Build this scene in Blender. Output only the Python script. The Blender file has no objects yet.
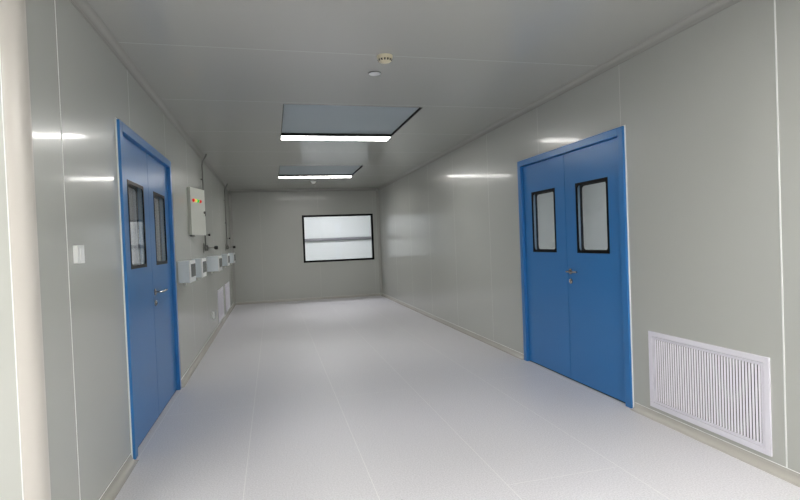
import bpy, bmesh, math, random
from mathutils import Vector, Matrix
C = bpy.context.scene.collection
random.seed(4)
F, YAW, PITCH, ROLL = 514.0757, .2425, -.0179, .0392
EYE, H, L, R, D = 1.3165, 2.616, -.919, 2.562, 12.336
YB, XF, YC = -3.2, -4.2, 2.30          # wall behind the viewer, far left wall, corner of the left passage
RAD = .068                              # convex corner radius

# ------------------------------------------------------------------ materials
def lin(c):
    return tuple(((v/255)/12.92 if v/255 <= .04045 else ((v/255+.055)/1.055)**2.4) for v in c) + (1,)
def mat(name, rgb, rough=.5, metal=0, spec=.5, emit=None, coat=0, coat_rough=.1, bump=0, bscale=3):
    m = bpy.data.materials.new(name); m.use_nodes = True
    nt = m.node_tree; b = nt.nodes['Principled BSDF']
    b.inputs['Base Color'].default_value = lin(rgb)
    b.inputs['Roughness'].default_value = rough
    b.inputs['Metallic'].default_value = metal
    b.inputs['Specular IOR Level'].default_value = spec
    b.inputs['Coat Weight'].default_value = coat
    b.inputs['Coat Roughness'].default_value = coat_rough
    if emit:
        b.inputs['Emission Color'].default_value = lin(emit[0]); b.inputs['Emission Strength'].default_value = emit[1]
    # gentle procedural variation of the surface
    tc = nt.nodes.new('ShaderNodeTexCoord'); nz = nt.nodes.new('ShaderNodeTexNoise')
    nz.inputs['Scale'].default_value = bscale
    nt.links.new(tc.outputs['Object'], nz.inputs['Vector'])
    mr = nt.nodes.new('ShaderNodeMapRange')
    mr.inputs['To Min'].default_value = rough*.98; mr.inputs['To Max'].default_value = min(1, rough*1.02)
    nt.links.new(nz.outputs['Fac'], mr.inputs['Value']); nt.links.new(mr.outputs[0], b.inputs['Roughness'])
    if bump:
        bp = nt.nodes.new('ShaderNodeBump'); bp.inputs['Strength'].default_value = bump; bp.inputs['Distance'].default_value = .002
        nt.links.new(nz.outputs['Fac'], bp.inputs['Height']); nt.links.new(bp.outputs[0], b.inputs['Normal'])
    return m

def math_node(nt, op, a, b=None, clamp=False):
    n = nt.nodes.new('ShaderNodeMath'); n.operation = op; n.use_clamp = clamp
    for i, v in enumerate((a, b)):
        if v is None: continue
        if isinstance(v, (int, float)): n.inputs[i].default_value = v
        else: nt.links.new(v, n.inputs[i])
    return n.outputs[0]

def seam_mask(nt, coord, offset, spacing, half):
    """1 on a thin line repeating every `spacing` along coord"""
    v = math_node(nt, 'SUBTRACT', coord, offset)
    v = math_node(nt, 'DIVIDE', v, spacing)
    v = math_node(nt, 'ADD', v, .5)
    fr = math_node(nt, 'FRACT', v)
    d = math_node(nt, 'ABSOLUTE', math_node(nt, 'SUBTRACT', fr, .5))
    return math_node(nt, 'LESS_THAN', d, half/spacing)

def panel_mat(name, rgb, axis, offset, spacing, seam_rgb, half=.002, rough=.27, wave=.25, spec=.4):
    """painted steel sandwich panels with a white silicone joint between them"""
    m = bpy.data.materials.new(name); m.use_nodes = True
    nt = m.node_tree; b = nt.nodes['Principled BSDF']
    tc = nt.nodes.new('ShaderNodeTexCoord'); sx = nt.nodes.new('ShaderNodeSeparateXYZ')
    nt.links.new(tc.outputs['Object'], sx.inputs[0])
    wob = nt.nodes.new('ShaderNodeTexNoise'); wob.inputs['Scale'].default_value = 5
    nt.links.new(tc.outputs['Object'], wob.inputs['Vector'])
    w = math_node(nt, 'MULTIPLY', math_node(nt, 'SUBTRACT', wob.outputs['Fac'], .5), .006)
    co = math_node(nt, 'ADD', sx.outputs[axis], w)
    mask = seam_mask(nt, co, offset, spacing, half)
    mix = nt.nodes.new('ShaderNodeMix'); mix.data_type = 'RGBA'
    nt.links.new(mask, mix.inputs[0]); mix.inputs[6].default_value = lin(rgb); mix.inputs[7].default_value = lin(seam_rgb)
    nt.links.new(mix.outputs[2], b.inputs['Base Color'])
    r = math_node(nt, 'ADD', rough, math_node(nt, 'MULTIPLY', mask, .4))
    nt.links.new(r, b.inputs['Roughness'])
    b.inputs['Specular IOR Level'].default_value = spec
    b.inputs['Coat Weight'].default_value = .34; b.inputs['Coat Roughness'].default_value = .085
    # slow oil-canning of the thin sheet
    nz = nt.nodes.new('ShaderNodeTexNoise'); nz.inputs['Scale'].default_value = 1.6; nz.inputs['Detail'].default_value = 1
    nt.links.new(tc.outputs['Object'], nz.inputs['Vector'])
    bp = nt.nodes.new('ShaderNodeBump'); bp.inputs['Strength'].default_value = wave; bp.inputs['Distance'].default_value = .004
    nt.links.new(nz.outputs['Fac'], bp.inputs['Height']); nt.links.new(bp.outputs[0], b.inputs['Normal'])
    return m

def floor_mat():
    m = bpy.data.materials.new('speckled vinyl floor'); m.use_nodes = True
    nt = m.node_tree; b = nt.nodes['Principled BSDF']
    tc = nt.nodes.new('ShaderNodeTexCoord'); sx = nt.nodes.new('ShaderNodeSeparateXYZ')
    nt.links.new(tc.outputs['Object'], sx.inputs[0])
    nz = nt.nodes.new('ShaderNodeTexNoise'); nz.inputs['Scale'].default_value = 120; nz.inputs['Detail'].default_value = 3
    nt.links.new(tc.outputs['Object'], nz.inputs['Vector'])
    cr = nt.nodes.new('ShaderNodeValToRGB')
    e = cr.color_ramp.elements
    e[0].position = .36; e[0].color = lin(FLOOR_A); e[1].position = .62; e[1].color = lin(FLOOR_B)
    nt.links.new(nz.outputs['Fac'], cr.inputs[0])
    # sparse dark scuff marks
    vo = nt.nodes.new('ShaderNodeTexVoronoi'); vo.inputs['Scale'].default_value = 2.3
    mp = nt.nodes.new('ShaderNodeMapping'); mp.inputs['Scale'].default_value = (1, 1.6, 1)
    nt.links.new(tc.outputs['Object'], mp.inputs[0]); nt.links.new(mp.outputs[0], vo.inputs['Vector'])
    scuff = math_node(nt, 'MULTIPLY', math_node(nt, 'LESS_THAN', vo.outputs['Distance'], .018), .22)
    mixs = nt.nodes.new('ShaderNodeMix'); mixs.data_type = 'RGBA'
    nt.links.new(scuff, mixs.inputs[0]); nt.links.new(cr.outputs[0], mixs.inputs[6]); mixs.inputs[7].default_value = lin((90, 88, 90))
    # long welds, and cross welds staggered from sheet to sheet
    m1 = seam_mask(nt, sx.outputs[0], .475, .68, .0026)
    strip = math_node(nt, 'FLOOR', math_node(nt, 'DIVIDE', math_node(nt, 'SUBTRACT', sx.outputs[0], .475), .68))
    par = math_node(nt, 'MULTIPLY', math_node(nt, 'ABSOLUTE', math_node(nt, 'MODULO', strip, 2)), 1.9)
    ysh = math_node(nt, 'ADD', sx.outputs[1], par)
    m2 = seam_mask(nt, ysh, 4.4, 3.8, .0022)
    mk = math_node(nt, 'MULTIPLY', math_node(nt, 'MAXIMUM', m1, m2), .55)
    mix = nt.nodes.new('ShaderNodeMix'); mix.data_type = 'RGBA'
    nt.links.new(mk, mix.inputs[0]); nt.links.new(mixs.outputs[2], mix.inputs[6]); mix.inputs[7].default_value = lin((238, 238, 238))
    nt.links.new(mix.outputs[2], b.inputs['Base Color'])
    b.inputs['Roughness'].default_value = .42
    b.inputs['Specular IOR Level'].default_value = .4
    bp = nt.nodes.new('ShaderNodeBump'); bp.inputs['Strength'].default_value = .15; bp.inputs['Distance'].default_value = .001
    nt.links.new(nz.outputs['Fac'], bp.inputs['Height']); nt.links.new(bp.outputs[0], b.inputs['Normal'])
    return m

def glass_mat(name, tint=(.985, .985, .988, 1), rough=.02):
    m = bpy.data.materials.new(name); m.use_nodes = True
    nt = m.node_tree; nt.nodes.remove(nt.nodes['Principled BSDF'])
    out = nt.nodes['Material Output']
    tr = nt.nodes.new('ShaderNodeBsdfTransparent'); tr.inputs[0].default_value = tint
    gl = nt.nodes.new('ShaderNodeBsdfGlossy'); gl.inputs['Roughness'].default_value = rough
    fr = nt.nodes.new('ShaderNodeFresnel'); fr.inputs[0].default_value = 1.5
    mx = nt.nodes.new('ShaderNodeMixShader')
    ge = nt.nodes.new('ShaderNodeNewGeometry')
    fac = math_node(nt, 'MULTIPLY', fr.outputs[0], math_node(nt, 'SUBTRACT', 1.0, ge.outputs['Backfacing']))
    nt.links.new(fac, mx.inputs[0]); nt.links.new(tr.outputs[0], mx.inputs[1]); nt.links.new(gl.outputs[0], mx.inputs[2])
    nt.links.new(mx.outputs[0], out.inputs[0])
    return m

FLOOR_A, FLOOR_B = (202, 201, 206), (220, 219, 224)
WALL = (183, 185, 180)
M = dict(
    wall_l=panel_mat('left wall panels', WALL, 1, 2.67, 1.225, (215, 218, 212)),
    wall_r=panel_mat('right wall panels', WALL, 1, 2.115, 1.225, (212, 214, 209), .0019),
    wall_b=panel_mat('back wall panels', WALL, 0, -.25, 1.33, (200, 202, 195)),
    ceil=panel_mat('ceiling panels', (178, 179, 174), 1, 3.53, 1.27, (196, 197, 194), .002, .27, .25, .5),
    floor=floor_mat(),
    cove=mat('grey coated cove profile', (168, 168, 163), .25, 0, .5),
    base=mat('beige grey coated skirting profile', (182, 179, 173), .22, 0, .6),
    corner=mat('cream coated corner profile', (196, 192, 186), .28),
    seal=mat('white silicone', (236, 238, 236), .5),
    blue=mat('blue powder coated steel', (48, 120, 186), .28, 0, .5, bump=.15, bscale=180),
    blue_in=mat('blue grey cavity lining', (140, 170, 195), .5),
    black=mat('black printed glass border', (10, 10, 11), .35, 0, .1),
    gap=mat('black rubber gasket', (16, 17, 20), .6),
    steel=mat('brushed stainless steel', (176, 172, 168), .25, 1),
    steel_d=mat('dull steel tube', (110, 111, 108), .35, .8),
    white=mat('white plastic', (238, 240, 240), .35),
    white_m=mat('white coated aluminium', (226, 224, 234), .38),
    box=mat('pale grey steel box', (196, 198, 190), .35),
    unit=mat('cool white box plastic', (214, 222, 228), .3),
    screen=mat('dark grey window plastic', (72, 76, 80), .25),
    bk=mat('black plastic', (15, 15, 16), .4),
    cream=mat('cream plastic', (214, 206, 180), .45),
    plate=mat('blue grey filter plate', (176, 188, 194), .45),
    dark=mat('dark slot', (24, 26, 26), .6),
    led=mat('lit diffuser', (255, 255, 255), .5, emit=((255, 253, 248), 11)),
    led_hall=mat('lit hall diffuser', (255, 255, 255), .5, emit=((255, 252, 246), 24)),
    led_next=mat('lit diffuser next door', (255, 255, 255), .5, emit=((247, 246, 255), 6.5)),
    pale=mat('pale painted panel', (222, 226, 222), .5),
    rail=mat('grey rail', (120, 120, 122), .5),
    red=mat('red lens', (225, 40, 40), .3, emit=((255, 40, 40), .12)),
    green=mat('green lens', (30, 200, 90), .3, emit=((60, 255, 120), .12)),
    amber=mat('yellow lens', (235, 220, 90), .3, emit=((255, 240, 120), .15)),
    glass=glass_mat('clear glass'),
)

# ------------------------------------------------------------------ mesh helpers
def link(name, me, m, parent=None, smooth=False):
    o = bpy.data.objects.new(name, me); C.objects.link(o)
    if m is not None: me.materials.append(m)
    if parent is not None: o.parent = parent
    if smooth:
        for p in me.polygons: p.use_smooth = True
        try: me.set_sharp_from_angle(angle=math.radians(20))
        except Exception: pass
    return o
def finish(name, bm, m, parent=None, smooth=False, fix=True):
    if fix: bmesh.ops.recalc_face_normals(bm, faces=bm.faces)
    me = bpy.data.meshes.new(name); bm.to_mesh(me); bm.free()
    return link(name, me, m, parent, smooth)
def bx(bm, x0, x1, y0, y1, z0, z1, bev=0, seg=2):
    r = bmesh.ops.create_cube(bm, size=1)
    vs = r['verts']
    for v in vs:
        v.co = Vector(((x0+x1)/2+v.co.x*(x1-x0), (y0+y1)/2+v.co.y*(y1-y0), (z0+z1)/2+v.co.z*(z1-z0)))
    if bev:
        es = list({e for v in vs for e in v.link_edges})
        bmesh.ops.bevel(bm, geom=es, offset=bev, segments=seg, affect='EDGES', profile=.5)
def box(name, m, parent, *a, bev=0, smooth=False):
    bm = bmesh.new(); bx(bm, *a, bev=bev); return finish(name, bm, m, parent, smooth or bev > 0)
def cyl(bm, p0, p1, r0, r1=None, n=24):
    p0, p1 = Vector(p0), Vector(p1); d = p1-p0
    q = d.to_track_quat('Z', 'Y').to_matrix().to_4x4()
    bmesh.ops.create_cone(bm, cap_ends=True, segments=n, radius1=r0, radius2=r0 if r1 is None else r1, depth=d.length,
                          matrix=Matrix.Translation((p0+p1)/2) @ q)
def tube(bm, pts, r, n=10):
    """bent tube through pts with mitred rings"""
    pts = [Vector(p) for p in pts]; rings = []
    prev = None
    for i, p in enumerate(pts):
        t = ((pts[i]-pts[i-1]).normalized() if i else Vector()) + ((pts[i+1]-pts[i]).normalized() if i < len(pts)-1 else Vector())
        t.normalize()
        a = Vector((1, 0, 0)) if prev is None else prev
        if abs(t.dot(a)) > .95: a = Vector((0, 1, 0))
        a = (a - t*a.dot(t)).normalized(); b = t.cross(a); prev = a
        rings.append([bm.verts.new(p + (a*math.cos(2*math.pi*k/n)+b*math.sin(2*math.pi*k/n))*r) for k in range(n)])
    for A, B in zip(rings, rings[1:]):
        for k in range(n): bm.faces.new((A[k], A[(k+1) % n], B[(k+1) % n], B[k]))
    bm.faces.new(rings[0][::-1]); bm.faces.new(rings[-1])
def lathe(bm, prof, axis_pt, axis='z', n=32):
    """revolve (r, h) pairs about an axis through axis_pt"""
    P = Vector(axis_pt); rings = []
    for r, h in prof:
        ring = []
        for k in range(n):
            c, s = math.cos(2*math.pi*k/n)*r, math.sin(2*math.pi*k/n)*r
            off = {'z': (c, s, h), 'x': (h, c, s), 'y': (c, h, s)}[axis]
            ring.append(bm.verts.new(P+Vector(off)))
        rings.append(ring)
    for A, B in zip(rings, rings[1:]):
        for k in range(n): bm.faces.new((A[k], A[(k+1) % n], B[(k+1) % n], B[k]))
    bm.faces.new(rings[0]); bm.faces.new(rings[-1])
def sheet(name, m, u, v, holes, fn, thick, parent=None):
    """wall/ceiling slab: rectangle u x v with rectangular holes; fn(u, v, w) gives the point, w = depth behind the face"""
    us = sorted({u[0], u[1], *[h[0] for h in holes], *[h[1] for h in holes]})
    vs = sorted({v[0], v[1], *[h[2] for h in holes], *[h[3] for h in holes]})
    bm = bmesh.new(); g = {}
    def V(i, j, k):
        if (i, j, k) not in g: g[(i, j, k)] = bm.verts.new(fn(us[i], vs[j], thick if k else 0))
        return g[(i, j, k)]
    def solid(i, j):
        if not (0 <= i < len(us)-1 and 0 <= j < len(vs)-1): return False
        cu, cv = (us[i]+us[i+1])/2, (vs[j]+vs[j+1])/2
        return not any(h[0] < cu < h[1] and h[2] < cv < h[3] for h in holes)
    for i in range(len(us)-1):
        for j in range(len(vs)-1):
            if not solid(i, j): continue
            for k in (0, 1): bm.faces.new([V(i, j, k), V(i+1, j, k), V(i+1, j+1, k), V(i, j+1, k)])
            for (a, b, n_) in (((i, j), (i+1, j), (i, j-1)), ((i, j+1), (i+1, j+1), (i, j+1)), ((i, j), (i, j+1), (i-1, j)), ((i+1, j), (i+1, j+1), (i+1, j))):
                if not solid(*n_): bm.faces.new([V(*a, 0), V(*b, 0), V(*b, 1), V(*a, 1)])
    return finish(name, bm, m, parent)
def struct(o, label=None):
    o['kind'] = 'structure'
    if label: o['label'] = label
    return o
def empty(name, loc, label, cat=None, group=None, structure=False):
    o = bpy.data.objects.new(name, None); C.objects.link(o); o.location = loc; o.empty_display_size = .1
    o['label'] = label
    if cat: o['category'] = cat
    if group: o['group'] = group
    if structure: o['kind'] = 'structure'
    return o
def copy_tree(o, loc, label, group=None):
    r = o.copy(); C.objects.link(r); r.location = loc; r['label'] = label
    if group: r['group'] = group
    for ch in list(o.children):
        c = ch.copy(); C.objects.link(c); c.parent = r
        for g in list(ch.children):
            d = g.copy(); C.objects.link(d); d.parent = c
    return r
def rot_z(o, a): o.rotation_euler = (0, 0, a)

# ------------------------------------------------------------------ room shell
T = .06
RD = (3.293, 4.972, 2.10)      # right door y0, y1, top
LD = (3.545, 5.225, 2.145)     # left door
WIN = (.70, 2.400, .885, 2.005)
G_PANELS = [(.150, 1.492, 4.86, 6.235), (.165, 1.560, 8.64, 9.93)]
G_LEDS = [(.150, 1.492, 6.255, 6.50), (.165, 1.560, 9.945, 10.19)]
HALL_LEDS = [(-2.7, -1.4, .3, .6), (-2.7, -1.4, -1.9, -1.6), (.2, 1.5, -.95, -.65), (1.1, 2.4, .35, .65)]  # last strip is out of view, added overhead to brighten the near floor
floor = sheet('floor', M['floor'], (XF, R), (YB, D), [], lambda u, v, w: (u, v, -w), .05); struct(floor, 'pale speckled vinyl floor with white welds')
holes = [(a, b, c, d) for a, b, c, d in G_PANELS + G_LEDS + HALL_LEDS]
ceiling = sheet('ceiling', M['ceil'], (XF, R), (YB, D), holes, lambda u, v, w: (u, v, H+w), .05); struct(ceiling, 'grey glossy ceiling of long steel panels')
struct(sheet('wall_left', M['wall_l'], (YC+RAD, D), (0, H), [(LD[0], LD[1], 0, LD[2])], lambda u, v, w: (L-w, u, v), T), 'left grey panel wall with the blue door')
struct(sheet('wall_right', M['wall_r'], (YB, D), (0, H), [(RD[0], RD[1], 0, RD[2])], lambda u, v, w: (R+w, u, v), T), 'right grey panel wall with the blue door')
struct(sheet('wall_back', M['wall_b'], (L, R), (0, H), [(WIN[0], WIN[1], WIN[2], WIN[3])], lambda u, v, w: (u, D+w, v), T), 'far end wall with the window')
struct(sheet('wall_front', M['wall_b'], (XF, R), (0, H), [], lambda u, v, w: (u, YB-w, v), T), 'grey wall behind the viewer')
struct(sheet('wall_corner', M['wall_b'], (XF, L-RAD), (0, H), [], lambda u, v, w: (u, YC+w, v), T), 'pale wall face at the left edge beyond the rounded corner')
struct(sheet('wall_far_left', M['wall_l'], (YB, YC), (0, H), [], lambda u, v, w: (XF-w, u, v), T), 'grey wall at the end of the side passage')

sb = box('sealant', M['seal'], bpy.data.objects['wall_right'], R-.0025, R-.0002, 2.111, 2.119, .052, H-.05)
sb = box('sealant', M['seal'], bpy.data.objects['wall_left'], L+.0002, L+.002, 2.6685, 2.6715, .052, H-.05)
# rounded corner profile (solid quarter round)
bm = bmesh.new()
N = 20; ring0, ring1 = [], []
for k in range(N+1):
    a = k/N*math.pi/2
    x, y = L-RAD+RAD*math.cos(a), YC+RAD-RAD*math.sin(a)
    ring0.append(bm.verts.new((x, y, 0))); ring1.append(bm.verts.new((x, y, H)))
for k in range(N): bm.faces.new((ring0[k], ring0[k+1], ring1[k+1], ring1[k]))
i0, i1 = bm.verts.new((L-RAD, YC+RAD, 0)), bm.verts.new((L-RAD, YC+RAD, H))
bm.faces.new((ring0[-1], i0, i1, ring1[-1])); bm.faces.new((i0, ring0[0], ring1[0], i1))
bm.faces.new(ring0+[i0]); bm.faces.new(ring1[::-1]+[i1])
struct(finish('trim_1', bm, M['corner'], smooth=True), 'cream rounded corner profile at the left edge')
tr = bpy.data.objects['trim_1']
box('sealant', M['seal'], tr, L-RAD-.003, L-RAD+.001, YC-.0025, YC+.001, 0, H)

# cove profiles, swept along a straight run
def cove(name, p0, p1, out, z, up, m, label, r=.034):
    """concave quarter round between wall and floor (up=1) or ceiling (up=-1); out = direction away from the wall"""
    p0, p1, out = Vector(p0), Vector(p1), Vector(out)
    prof = [(.0, r+.014), (.004, r+.014), (.004, r+.006)]
    for k in range(11):
        a = math.pi+ k/10*math.pi/2
        prof.append((r+.006+r*math.cos(a), r+.004+r*math.sin(a)))
    prof += [(r+.012, .003), (r+.012, .0), (0, 0)]
    bm = bmesh.new(); A, B = [], []
    for u, v in prof:
        A.append(bm.verts.new(p0+out*u+Vector((0, 0, z+up*v)))); B.append(bm.verts.new(p1+out*u+Vector((0, 0, z+up*v))))
    n = len(prof)
    for k in range(n): bm.faces.new((A[k], A[(k+1) % n], B[(k+1) % n], B[k]))
    bm.faces.new(A); bm.faces.new(B[::-1])
    o = struct(finish(name, bm, m, smooth=True), label)
    bm = bmesh.new()
    d = (p1-p0).normalized()
    for u0, u1, v0, v1 in ((.0, .0035, r+.0142, r+.0172),):
        c = [p+out*u+Vector((0, 0, z+up*v)) for p in (p0, p1) for u, v in ((u0, v0), (u1, v0), (u1, v1), (u0, v1))]
        vs = [bm.verts.new(q) for q in c]
        for f in ((0, 1, 2, 3), (4, 5, 6, 7), (0, 1, 5, 4), (1, 2, 6, 5), (2, 3, 7, 6), (3, 0, 4, 7)): bm.faces.new([vs[i] for i in f])
    finish('sealant', bm, M['seal'] if up > 0 else M['cove'], o)
    return o
cove('baseboard_left', (L, YC+RAD+.004, 0), (L, LD[0]-.02, 0), (1, 0, 0), 0, 1, M['base'], 'coved skirting before the left door')
cove('baseboard_left', (L, LD[1]+.02, 0), (L, D, 0), (1, 0, 0), 0, 1, M['base'], 'coved skirting beyond the left door')
cove('baseboard_right', (R, YB, 0), (R, RD[0]-.02, 0), (-1, 0, 0), 0, 1, M['base'], 'coved skirting under the large grille')
cove('baseboard_right', (R, RD[1]+.02, 0), (R, D, 0), (-1, 0, 0), 0, 1, M['base'], 'coved skirting beyond the right door')
cove('baseboard_back', (L+.056, D, 0), (R-.056, D, 0), (0, -1, 0), 0, 1, M['base'], 'coved skirting along the far end wall')
cove('trim_2', (L, YC+RAD+.004, 0), (L, D, 0), (1, 0, 0), H, -1, M['cove'], 'coved profile between left wall and ceiling')
cove('trim_3', (R, YB, 0), (R, D, 0), (-1, 0, 0), H, -1, M['cove'], 'coved profile between right wall and ceiling')
cove('trim_4', (L+.056, D, 0), (R-.056, D, 0), (0, -1, 0), H, -1, M['cove'], 'coved profile between end wall and ceiling')
def vcove(name, x, sx, label):
    bm = bmesh.new(); A, B = [], []
    r = .05; prof = [(0, 0), (r+.01, 0), (r+.01, .003)]
    for k in range(9):
        a = -math.pi/2 - k/8*math.pi/2
        prof.append((r+.004+r*math.cos(a), r+.004+r*math.sin(a)))
    prof += [(.003, r+.01), (0, r+.01)]
    for u, v in prof:
        A.append(bm.verts.new((x+sx*u, D-v, .066))); B.append(bm.verts.new((x+sx*u, D-v, H-.066)))
    n = len(prof)
    for k in range(n): bm.faces.new((A[k], A[(k+1) % n], B[(k+1) % n], B[k]))
    bm.faces.new(A); bm.faces.new(B[::-1])
    struct(finish(name, bm, M['cove'], smooth=True), label)
vcove('trim_5', L, 1, 'upright coved profile in the far left corner')
vcove('trim_6', R, -1, 'upright coved profile in the far right corner')

# ------------------------------------------------------------------ doors (built for the right wall in local space)
# local: X = out of the wall into the room, Y = along the wall, Z = up, origin at the floor, middle of the opening
def rrect(hw, hh, r, n=6):
    pts = []
    for cx, cz, a0 in ((hw-r, hh-r, 0), (-hw+r, hh-r, 90), (-hw+r, -hh+r, 180), (hw-r, -hh+r, 270)):
        for k in range(n+1):
            a = math.radians(a0+90*k/n); pts.append((cx+r*math.cos(a), cz+r*math.sin(a)))
    return pts
def border(bm, x, t, hw, hh, ow, oh, r, cy, cz):
    """flat plate with square outside ow x oh and rounded inside opening"""
    inner = rrect(hw, hh, r)
    outer = []
    for (u, v) in inner:
        s = max(abs(u)/hw, abs(v)/hh)
        # project to outer rectangle: corners stay square
        uu = ow if u > hw-r*.99 and abs(u) >= 0 and u > 0 else (-ow if u < -(hw-r*.99) else u)
        vv = oh if v > hh-r*.99 and v > 0 else (-oh if v < -(hh-r*.99) else v)
        if abs(uu) == ow and abs(vv) == oh: outer.append((uu, vv))
        else: outer.append((uu, vv))
    n = len(inner); lay = []
    for xx in (x, x+t):
        lay.append(([bm.verts.new((xx, cy+u, cz+v)) for u, v in inner], [bm.verts.new((xx, cy+u, cz+v)) for u, v in outer]))
    for I, O in lay:
        for k in range(n):
            vs = [I[k], I[(k+1) % n], O[(k+1) % n], O[k]]
            bm.faces.new(vs)
    for q in (0, 1):
        for k in range(n): bm.faces.new((lay[0][q][k], lay[0][q][(k+1) % n], lay[1][q][(k+1) % n], lay[1][q][k]))
    bmesh.ops.remove_doubles(bm, verts=bm.verts, dist=1e-6)
    bmesh.ops.dissolve_degenerate(bm, dist=1e-6, edges=bm.edges)

def make_door(name, W, HT, label, handle_side):
    root = empty(name, (0, 0, 0), label, structure=True)
    hw = W/2; fw = .062; pr = .024                    # frame face width, projection into the room
    # frame: outer face, jambs and stepped stop
    bm = bmesh.new()
    for s in (-1, 1):
        y0, y1 = sorted((s*hw, s*(hw-fw)))
        bx(bm, -T, pr, y0, y1, 0, HT, .003)
        y0, y1 = sorted((s*(hw-fw), s*(hw-fw-.012))); bx(bm, -T, -.053, y0, y1, 0, HT-fw)
    bx(bm, -T, pr, -hw+fw+.0005, hw-fw-.0005, HT-fw, HT, .003)
    bx(bm, -T, -.053, -hw+fw, hw-fw, HT-fw-.012, HT-fw)
    fr = finish('door_frame', bm, M['blue'], root, True)
    bm = bmesh.new()
    for s in (-1, 1):
        y0, y1 = sorted((s*(hw+.0005), s*(hw+.006))); bx(bm, .0003, .008, y0, y1, 0, HT+.006)
    bx(bm, .0003, .008, -hw, hw, HT+.0005, HT+.006)
    finish('sealant', bm, M['seal'], fr)
    box('threshold_gap', M['dark'], root, -T, -.012, -hw+fw, hw-fw, 0.0005, .004)
    lw = (W-2*fw)/2
    for s in (-1, 1):
        cy = s*(lw/2)
        y0, y1 = cy-lw/2+.0025, cy+lw/2-.0025
        gy, gz, ow, oh = cy, HT-.648, .222, .302    # window centre and half sizes
        x0, x1 = -.0515, -.006
        leaf = sheet('door_leaf', M['blue'], (y0, y1), (.012, HT-fw-.003), [(gy-ow, gy+ow, gz-oh, gz+oh)],
                     lambda u, v, w: (x1-w, u, v), x1-x0, root)
        # double vision panel: black printed borders with rounded clear field, one pane each face
        bm = bmesh.new(); border(bm, x1-.004, .006, ow-.024, oh-.024, ow-.0005, oh-.0005, .03, gy, gz)
        finish('window_border', bm, M['black'], leaf)
        bm = bmesh.new(); border(bm, x0-.0015, .006, ow-.028, oh-.028, ow-.0005, oh-.0005, .03, gy, gz)
        finish('window_border', bm, M['black'], leaf)
        bm = bmesh.new(); bx(bm, x1-.0085, x1-.0045, gy-ow+.002, gy+ow-.002, gz-oh+.002, gz+oh-.002)
        bx(bm, x0+.0045, x0+.0085, gy-ow+.002, gy+ow-.002, gz-oh+.002, gz+oh-.002)
        finish('glass_pane', bm, M['glass'], leaf)
        # cavity lining
        bm = bmesh.new()
        for q in (-1, 1):
            a, b = sorted((gy+q*(ow-.0005), gy+q*(ow-.0035))); bx(bm, x0+.009, x1-.009, a, b, gz-oh+.004, gz+oh-.004)
            a, b = sorted((gz+q*(oh-.0005), gz+q*(oh-.0035))); bx(bm, x0+.009, x1-.009, gy-ow+.004, gy+ow-.004, a, b)
        finish('cavity_lining', bm, M['blue_in'], leaf)
        if s == handle_side:
            xf = x1
            yh, zh = cy-s*(lw/2-.055), .985
            hb = bmesh.new()
            lathe(hb, [(.026, 0), (.026, .006), (.022, .009), (.011, .010), (.011, .012)], (xf, yh, zh), 'x')
            pts = [(xf+.008, yh, zh), (xf+.040, yh, zh), (xf+.050, yh+s*.004, zh), (xf+.055, yh+s*.016, zh), (xf+.056, yh+s*.06, zh), (xf+.056, yh+s*.175, zh+.004)]
            tube(hb, pts, .0078, 14)
            handle = finish('lever_handle', hb, M['steel'], root, True); handle['label'] = 'steel lever handle on a round rose'
            hb = bmesh.new()
            lathe(hb, [(.024, 0), (.024, .006), (.020, .009), (.009, .009), (.009, .015)], (xf, yh, zh-.088), 'x')
            bx(hb, xf+.0135, xf+.0165, yh-.0015, yh+.0015, zh-.094, zh-.082)
            finish('lock_cylinder', hb, M['steel'], root, True)
        hz = bmesh.new()
    # rubber line between the leaves
    box('meeting_gasket', M['gap'], root, -.045, -.017, -.0022, .0022, .014, HT-fw-.006)
    return root
# right door: local +X must face -X of the room -> rotate 180 degrees (local +Y faces -Y of the room)
d1 = make_door('door_1', RD[1]-RD[0], RD[2], 'blue double door on the right wall', 1)
d1.location = (R, (RD[0]+RD[1])/2, 0); rot_z(d1, math.pi)
d2 = make_door('door_2', LD[1]-LD[0], LD[2], 'blue double door on the left wall', 1)
d2.location = (L, (LD[0]+LD[1])/2, 0)

# ------------------------------------------------------------------ end window
w = empty('window_1', (0, D, 0), 'black framed window in the far end wall', structure=True)
fx = .045
bm = bmesh.new()
a, b, c, d = WIN
for q in ((a, b, c, c+fx), (a, b, d-fx, d)): bx(bm, q[0], q[1], -.008, T+.008, q[2], q[3])
for q in ((a, a+fx), (b-fx, b)): bx(bm, q[0], q[1], -.008, T+.008, c+fx, d-fx)
finish('window_frame', bm, M['black'], w)
bm = bmesh.new(); bx(bm, a+fx, b-fx, .012, .016, c+fx, d-fx); bx(bm, a+fx, b-fx, .044, .048, c+fx, d-fx)
finish('glass_pane', bm, M['glass'], w)

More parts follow.
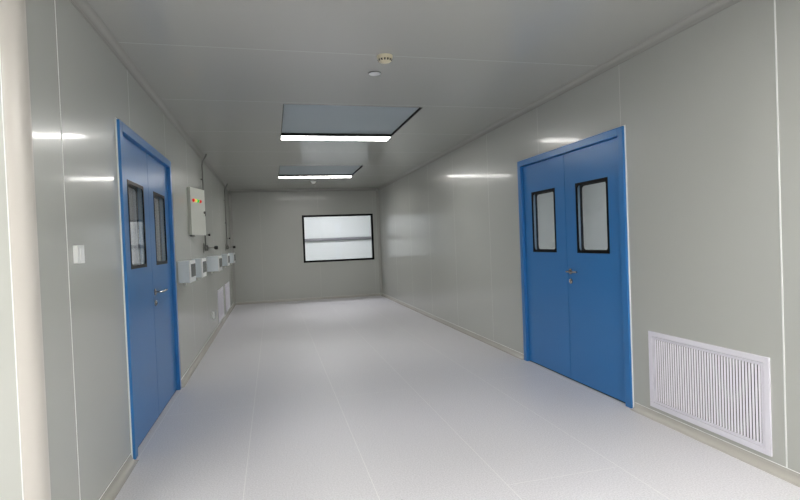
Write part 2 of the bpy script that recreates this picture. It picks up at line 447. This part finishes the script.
# ------------------------------------------------------------------ rooms beyond the glass
def side_room(name, x0, x1, y0, y1, open_side, label):
    bm = bmesh.new(); t = .05
    f = {'floor': (x0, x1, y0, y1, -.05, 0), 'top': (x0, x1, y0, y1, H, H+t),
         'xm': (x0-t, x0, y0, y1, 0, H), 'xp': (x1, x1+t, y0, y1, 0, H), 'ym': (x0, x1, y0-t, y0, 0, H), 'yp': (x0, x1, y1, y1+t, 0, H)}
    for k, v in f.items():
        if k != open_side: bx(bm, *v)
    return struct(finish(name, bm, M['pale']), label)
side_room('wall_beyond_right', R+T+.001, R+2.4, 2.6, 8.2, 'xm', 'pale room seen through the right door windows')
side_room('wall_beyond_left', L-2.4, L-T-.001, 3.0, 8.2, 'xp', 'pale room seen through the left door windows')
side_room('wall_beyond_back', -1.4, 5.0, D+T+.001, D+2.6, 'ym', 'pale room seen through the end window')
rl = box('trim_7', M['rail'], None, -1.39, 4.99, D+2.54, D+2.598, 1.39, 1.48, bev=.03); struct(rl, 'grey protective rail on the wall beyond the end window')

# ------------------------------------------------------------------ ceiling fittings
def led_panel(x0, x1, y0, y1, label, m='led', group=None, z=H):
    cx, cy = (x0+x1)/2, (y0+y1)/2
    t = empty('ceiling_light', (cx, cy, z), label, 'ceiling light', group)
    hx, hy = (x1-x0)/2-.001, (y1-y0)/2-.001
    bm = bmesh.new(); f = .008
    bx(bm, -hx, hx, -hy, -hy+f, -.004, .03); bx(bm, -hx, hx, hy-f, hy, -.004, .03)
    bx(bm, -hx, -hx+f, -hy+f, hy-f, -.004, .03); bx(bm, hx-f, hx, -hy+f, hy-f, -.004, .03)
    bx(bm, -hx, hx, -hy, hy, .0305, .036)
    finish('light_frame', bm, M['white_m'], t)
    box('diffuser', M[m], t, -hx+f, hx-f, -hy+f, hy-f, -.003, .004)
    return t
led_panel(*G_LEDS[0], 'larger lit light strip in the ceiling, nearer one')
led_panel(*G_LEDS[1], 'smaller lit light strip in the ceiling, nearer the far window')
for i, q in enumerate(HALL_LEDS):
    led_panel(*q, 'unseen lit ceiling light strip of the hall around the viewer', 'led_hall', 'hall ceiling lights behind the viewer')
def room_light(x0, x1, y0, y1, lab): 
    led_panel(x0, x1, y0, y1, lab, 'led_next', None, H-.037)
room_light(R+.5, R+1.9, 4.9, 5.5, 'lit ceiling light in the room beyond the right door')
room_light(L-1.9, L-.5, 5.4, 6.0, 'lit ceiling light in the room beyond the left door')
room_light(.6, 2.4, D+.9, D+1.5, 'lit ceiling light in the room beyond the end window')

def hatch(x0, x1, y0, y1, label):
    cx, cy = (x0+x1)/2, (y0+y1)/2
    t = empty('ceiling_filter_panel', (cx, cy, H), label, 'filter panel')
    hx, hy = (x1-x0)/2-.001, (y1-y0)/2-.001
    bm = bmesh.new(); f = .006; e = .026
    bx(bm, -hx, hx, -hy, -hy+f, 0, e); bx(bm, -hx, hx, hy-f, hy, 0, e)
    bx(bm, -hx, -hx+f, -hy+f, hy-f, 0, e); bx(bm, hx-f, hx, -hy+f, hy-f, 0, e)
    finish('recess_edge', bm, M['dark'], t)
    bm = bmesh.new(); bx(bm, -hx, hx, -hy, hy, e+.0005, e+.012)
    finish('filter_plate', bm, M['plate'], t)
hatch(*G_PANELS[0], 'larger blue-grey square panel recessed in the ceiling before the nearer light strip')
hatch(*G_PANELS[1], 'smaller blue-grey square panel recessed in the ceiling before the far light strip')

# smoke detector
t = empty('smoke_detector', (.82, 3.54, H), 'cream round smoke detector on the ceiling nearest the viewer', 'smoke detector')
bm = bmesh.new(); lathe(bm, [(.056, 0), (.056, -.012), (.054, -.016), (.052, -.018)], (0, 0, 0)); finish('mounting_base', bm, M['cream'], t, True)
bm = bmesh.new(); lathe(bm, [(.050, -.0185), (.050, -.034), (.040, -.040), (.030, -.042)], (0, 0, 0), n=40); finish('sensor_housing', bm, M['cream'], t, True)
bm = bmesh.new()
for k in range(14):
    a = 2*math.pi*k/14
    c, s = math.cos(a), math.sin(a)
    v = [bm.verts.new((c*r-s*u, s*r+c*u, z)) for r, z in ((.0504, -.026), (.0504, -.0335), (.044, -.0385), (.044, -.031)) for u in (-.006, .006)]
    for f in ((0, 1, 3, 2), (2, 3, 5, 4), (4, 5, 7, 6), (6, 7, 1, 0), (0, 2, 4, 6), (1, 3, 5, 7)): bm.faces.new([v[i] for i in f])
finish('vent_slots', bm, M['dark'], t)
bm = bmesh.new(); lathe(bm, [(.029, -.0425), (.024, -.045), (.012, -.046)], (0, 0, 0)); finish('sensor_cap', bm, M['cream'], t, True)
# flush cover
t = empty('ceiling_sensor_cover', (.82, 3.905, H), 'small flat white round cover on the ceiling beside the smoke detector', 'ceiling cover')
bm = bmesh.new(); lathe(bm, [(.050, -.0002), (.050, -.004), (.047, -.006)], (0, 0, 0), n=40); finish('rim', bm, M['steel_d'], t, True)
bm = bmesh.new(); lathe(bm, [(.046, -.0065), (.043, -.009), (.02, -.0095)], (0, 0, 0), n=40); finish('cover_disc', bm, M['white'], t, True)
# distant detector
t = empty('smoke_detector', (.875, 10.75, H), 'tiny white round detector on the ceiling beyond the far light strip', 'smoke detector')
bm = bmesh.new(); lathe(bm, [(.055, 0), (.055, -.014), (.05, -.018)], (0, 0, 0)); finish('mounting_base', bm, M['white'], t, True)
bm = bmesh.new(); lathe(bm, [(.046, -.0185), (.046, -.034), (.026, -.046)], (0, 0, 0)); finish('sensor_housing', bm, M['white'], t, True)

# ------------------------------------------------------------------ return air grilles (local: X out of wall, Y along, Z up)
def make_grille(label, group=None, W=.912, HH=.535):
    t = empty('air_grille', (0, 0, 0), label, 'air grille', group)
    hw, hh = W/2, HH/2
    def ring(bm, ow, oh, iw, ih, x0, x1, bev=.002):
        bx(bm, x0, x1, -ow, ow, -oh, -ih, bev); bx(bm, x0, x1, -ow, ow, ih, oh, bev)
        bx(bm, x0, x1, -ow, -iw, -ih, ih, bev); bx(bm, x0, x1, iw, ow, -ih, ih, bev)
    bm = bmesh.new(); ring(bm, hw, hh, hw-.034, hh-.034, .0005, .012); finish('outer_frame', bm, M['white_m'], t, True)
    bm = bmesh.new(); ring(bm, hw-.0365, hh-.0365, hw-.052, hh-.052, .001, .009, .001); finish('inner_frame', bm, M['white_m'], t, True)
    box('filter_backing', M['gap'], t, .0004, .0010, -hw+.034, hw-.034, -hh+.034, hh-.034)
    bm = bmesh.new(); n = 40; iw = hw-.053
    for k in range(n):
        y = -iw + (k+.5)*2*iw/n
        v = []
        # slanted, slightly curved blade
        for x, dy in ((.0015, .0035), (.005, .0002), (.0085, -.0035)):
            for dt in (-.0006, .0006):
                for z in (-hh+.053, hh-.053): v.append(bm.verts.new((x, y+dy+dt, z)))
        for i in (0, 4):
            bm.faces.new((v[i], v[i+1], v[i+5], v[i+4])); bm.faces.new((v[i+2], v[i+3], v[i+7], v[i+6]))
            bm.faces.new((v[i], v[i+2], v[i+6], v[i+4])); bm.faces.new((v[i+1], v[i+3], v[i+7], v[i+5]))
        bm.faces.new((v[0], v[1], v[3], v[2])); bm.faces.new((v[8], v[9], v[11], v[10]))
    finish('louvre_blades', bm, M['white_m'], t)
    return t
gr = make_grille('large white slatted air grille low on the right wall near the door')
gr.location = (R, 2.648, .345); rot_z(gr, math.pi)
g2 = copy_tree(gr, (L, 9.43, .345), 'small distant air grille low on the left wall, nearer the socket'); g2.rotation_euler = (math.pi, 0, 0)
g3 = copy_tree(gr, (L, 10.81, .345), 'small distant air grille low on the left wall, nearer the end wall'); g3.rotation_euler = (math.pi, 0, 0)

# ------------------------------------------------------------------ switch and socket on the left wall
t = empty('wall_switch', (L, 2.78, 1.312), 'white square light switch on the left wall before the blue door', 'light switch')
box('back_box', M['white'], t, .0003, .016, -.043, .043, -.043, .043, bev=.002)
box('cover_plate', M['white'], t, .0165, .022, -.044, .044, -.044, .044, bev=.0018)
box('rocker', M['white'], t, .0222, .027, -.022, .022, -.028, .028, bev=.002)
t = empty('wall_socket', (L, 8.10, .315), 'small white socket low on the left wall before the grilles', 'socket')
box('cover_plate', M['white'], t, .0003, .030, -.043, .043, -.05, .05, bev=.002)
box('socket_face', M['white'], t, .0302, .034, -.026, .026, -.026, .026, bev=.001)
bm = bmesh.new()
for a in (-.010, .010): bx(bm, .0341, .0346, a-.0015, a+.0015, -.004, .008)
finish('pin_holes', bm, M['dark'], t)

# ------------------------------------------------------------------ row of white wall units
def make_unit(label, y, group, dp=.115, W=.37):
    t = empty('wall_outlet_box', (L, y, 1.09), label, 'outlet box', group)
    hh = .108
    bm = bmesh.new(); bx(bm, .0005, dp-.012, 0, W, -hh, hh, .006); finish('housing', bm, M['unit'], t, True)
    bm = bmesh.new(); bx(bm, dp-.0115, dp, -.002, W+.002, -hh-.003, hh+.003, .004); lid = finish('front_cover', bm, M['white'], t, True)
    bm = bmesh.new(); bx(bm, dp+.0003, dp+.004, .06, W-.03, -hh+.05, hh-.035, .0015)
    finish('dark_window', bm, M['screen'], lid, True)
    bm = bmesh.new(); cyl(bm, (.05, .1, -hh-.0005), (.05, .1, -hh-.03), .014, .011); finish('cable_gland', bm, M['box'], t, True)
    return t
grp = 'white outlet boxes in a row on the left wall'
u1 = make_unit('white outlet box nearest the blue left door', 5.46, grp)
for y, lab in ((6.36, 'second white outlet box from the left door, just below the control box'),
               (9.92, 'fourth white outlet box from the left door, next to last in the row'),
               (11.45, 'white outlet box nearest the far end wall')):
    copy_tree(u1, (L, y, 1.09), lab, grp)

make_unit('middle white outlet box of the five on the left wall, standing out furthest', 7.76, grp, .165, .46)

# ------------------------------------------------------------------ control box
t = empty('control_box', (L, 6.24, 1.75), 'pale grey control box with red and green buttons high on the left wall', 'control box')
W, hh, dp = .42, .27, .022
bm = bmesh.new(); bx(bm, .0005, dp, 0, W, -hh, hh, .003); finish('cabinet_body', bm, M['box'], t, True)
ang = math.radians(14)
door = bpy.data.objects.new('cabinet_door', None)
bm = bmesh.new(); bx(bm, 0, .014, 0, W+.01, -hh-.004, hh+.004, .003); door = finish('cabinet_door', bm, M['box'], t, True)
door.location = (dp+.002, -.002, 0); door.rotation_euler = (0, 0, -ang)
for k, (m_, nm) in enumerate((('red', 'red_button'), ('amber', 'yellow_lamp'), ('green', 'green_button'), ('red', 'red_button'))):
    bm = bmesh.new(); lathe(bm, [(.022, 0), (.022, .004), (.016, .006), (.016, .016), (.012, .019)], (.0145, .075+k*.066, .125), 'x', 20)
    finish(nm, bm, M[m_], door, True)
bm = bmesh.new(); lathe(bm, [(.015, 0), (.015, .01), (.01, .012)], (.0145, W-.03, .0), 'x', 20); bx(bm, .026, .034, W-.036, W-.024, -.045, .012, .002)
finish('door_lock', bm, M['steel_d'], door, True)
bm = bmesh.new(); bx(bm, .004, .028, .08, .30, -hh-.02, -hh-.0008, .003); finish('cable_entry', bm, M['screen'], t, True)

# ------------------------------------------------------------------ pipes with valves on the left wall
def make_pipe(y, label, cat='pipe'):
    t = empty('wall_pipe', (L, y, H), label, cat)
    bm = bmesh.new()
    tube(bm, [(.085, 0, -.002), (.083, 0, -.02), (.034, 0, -.105), (.026, 0, -.16), (.026, 0, -.9), (.026, 0, -1.26)], .009)
    finish('pipe_run', bm, M['steel_d'], t, True)
    for z in (-.35, -.8):
        bm = bmesh.new(); bx(bm, .0002, .0365, -.014, .014, z-.009, z+.009, .002); finish('pipe_clip', bm, M['steel_d'], t, True)
    bm = bmesh.new()
    z = -1.295
    bx(bm, .0005, .010, -.05, .05, z-.07, z+.07, .003)
    bx(bm, .012, .062, -.028, .028, z-.036, z+.036, .005)
    cyl(bm, (.0005, 0, z), (.065, 0, z), .020)
    cyl(bm, (.03, -.065, z), (.03, .065, z), .014)
    finish('valve_body', bm, M['steel_d'], t, True)
    bm = bmesh.new(); cyl(bm, (.0655, 0, z), (.135, 0, z), .008); finish('valve_stem', bm, M['steel'], t, True)
    bm = bmesh.new(); lathe(bm, [(.014, .1355), (.024, .142), (.026, .150), (.026, .178), (.020, .187)], (0, 0, z), 'x', 20); finish('black_knob', bm, M['bk'], t, True)
    bm = bmesh.new(); z = -1.115; cyl(bm, (.0355, 0, z), (.066, 0, z), .007)
    finish('side_stem', bm, M['steel'], t, True)
    bm = bmesh.new(); lathe(bm, [(.010, .0665), (.016, .070), (.017, .088), (.012, .094)], (0, 0, z), 'x', 20); finish('small_black_knob', bm, M['bk'], t, True)
    return t
p1 = make_pipe(7.52, 'thin steel pipe with black-knobbed valve beside the control box')
copy_tree(p1, (L, 10.95, H), 'thin steel pipe with black-knobbed valve nearer the end wall')

# ------------------------------------------------------------------ world, camera
wd = bpy.data.worlds.new('World'); bpy.context.scene.world = wd; wd.use_nodes = True
wd.node_tree.nodes['Background'].inputs[0].default_value = (.6, .65, .7, 1); wd.node_tree.nodes['Background'].inputs[1].default_value = .3
fwd = Vector((math.sin(YAW)*math.cos(PITCH), math.cos(YAW)*math.cos(PITCH), math.sin(PITCH)))
r0 = Vector((math.cos(YAW), -math.sin(YAW), 0)); u0 = r0.cross(fwd)
r = math.cos(ROLL)*r0 - math.sin(ROLL)*u0; u = math.cos(ROLL)*u0 + math.sin(ROLL)*r0
cam = bpy.data.cameras.new('Camera'); co = bpy.data.objects.new('Camera', cam); C.objects.link(co)
co.matrix_world = Matrix(((r.x, u.x, -fwd.x, 0), (r.y, u.y, -fwd.y, 0), (r.z, u.z, -fwd.z, EYE), (0, 0, 0, 1)))
cam.sensor_fit = 'HORIZONTAL'; cam.sensor_width = 36; cam.lens = F/800*36; cam.clip_start = .05
S = bpy.context.scene; S.camera = co
S.view_settings.view_transform = 'Standard'; S.view_settings.look = 'None'; S.view_settings.gamma = 1
S.view_settings.use_curve_mapping = False; S.view_settings.exposure = 1.33
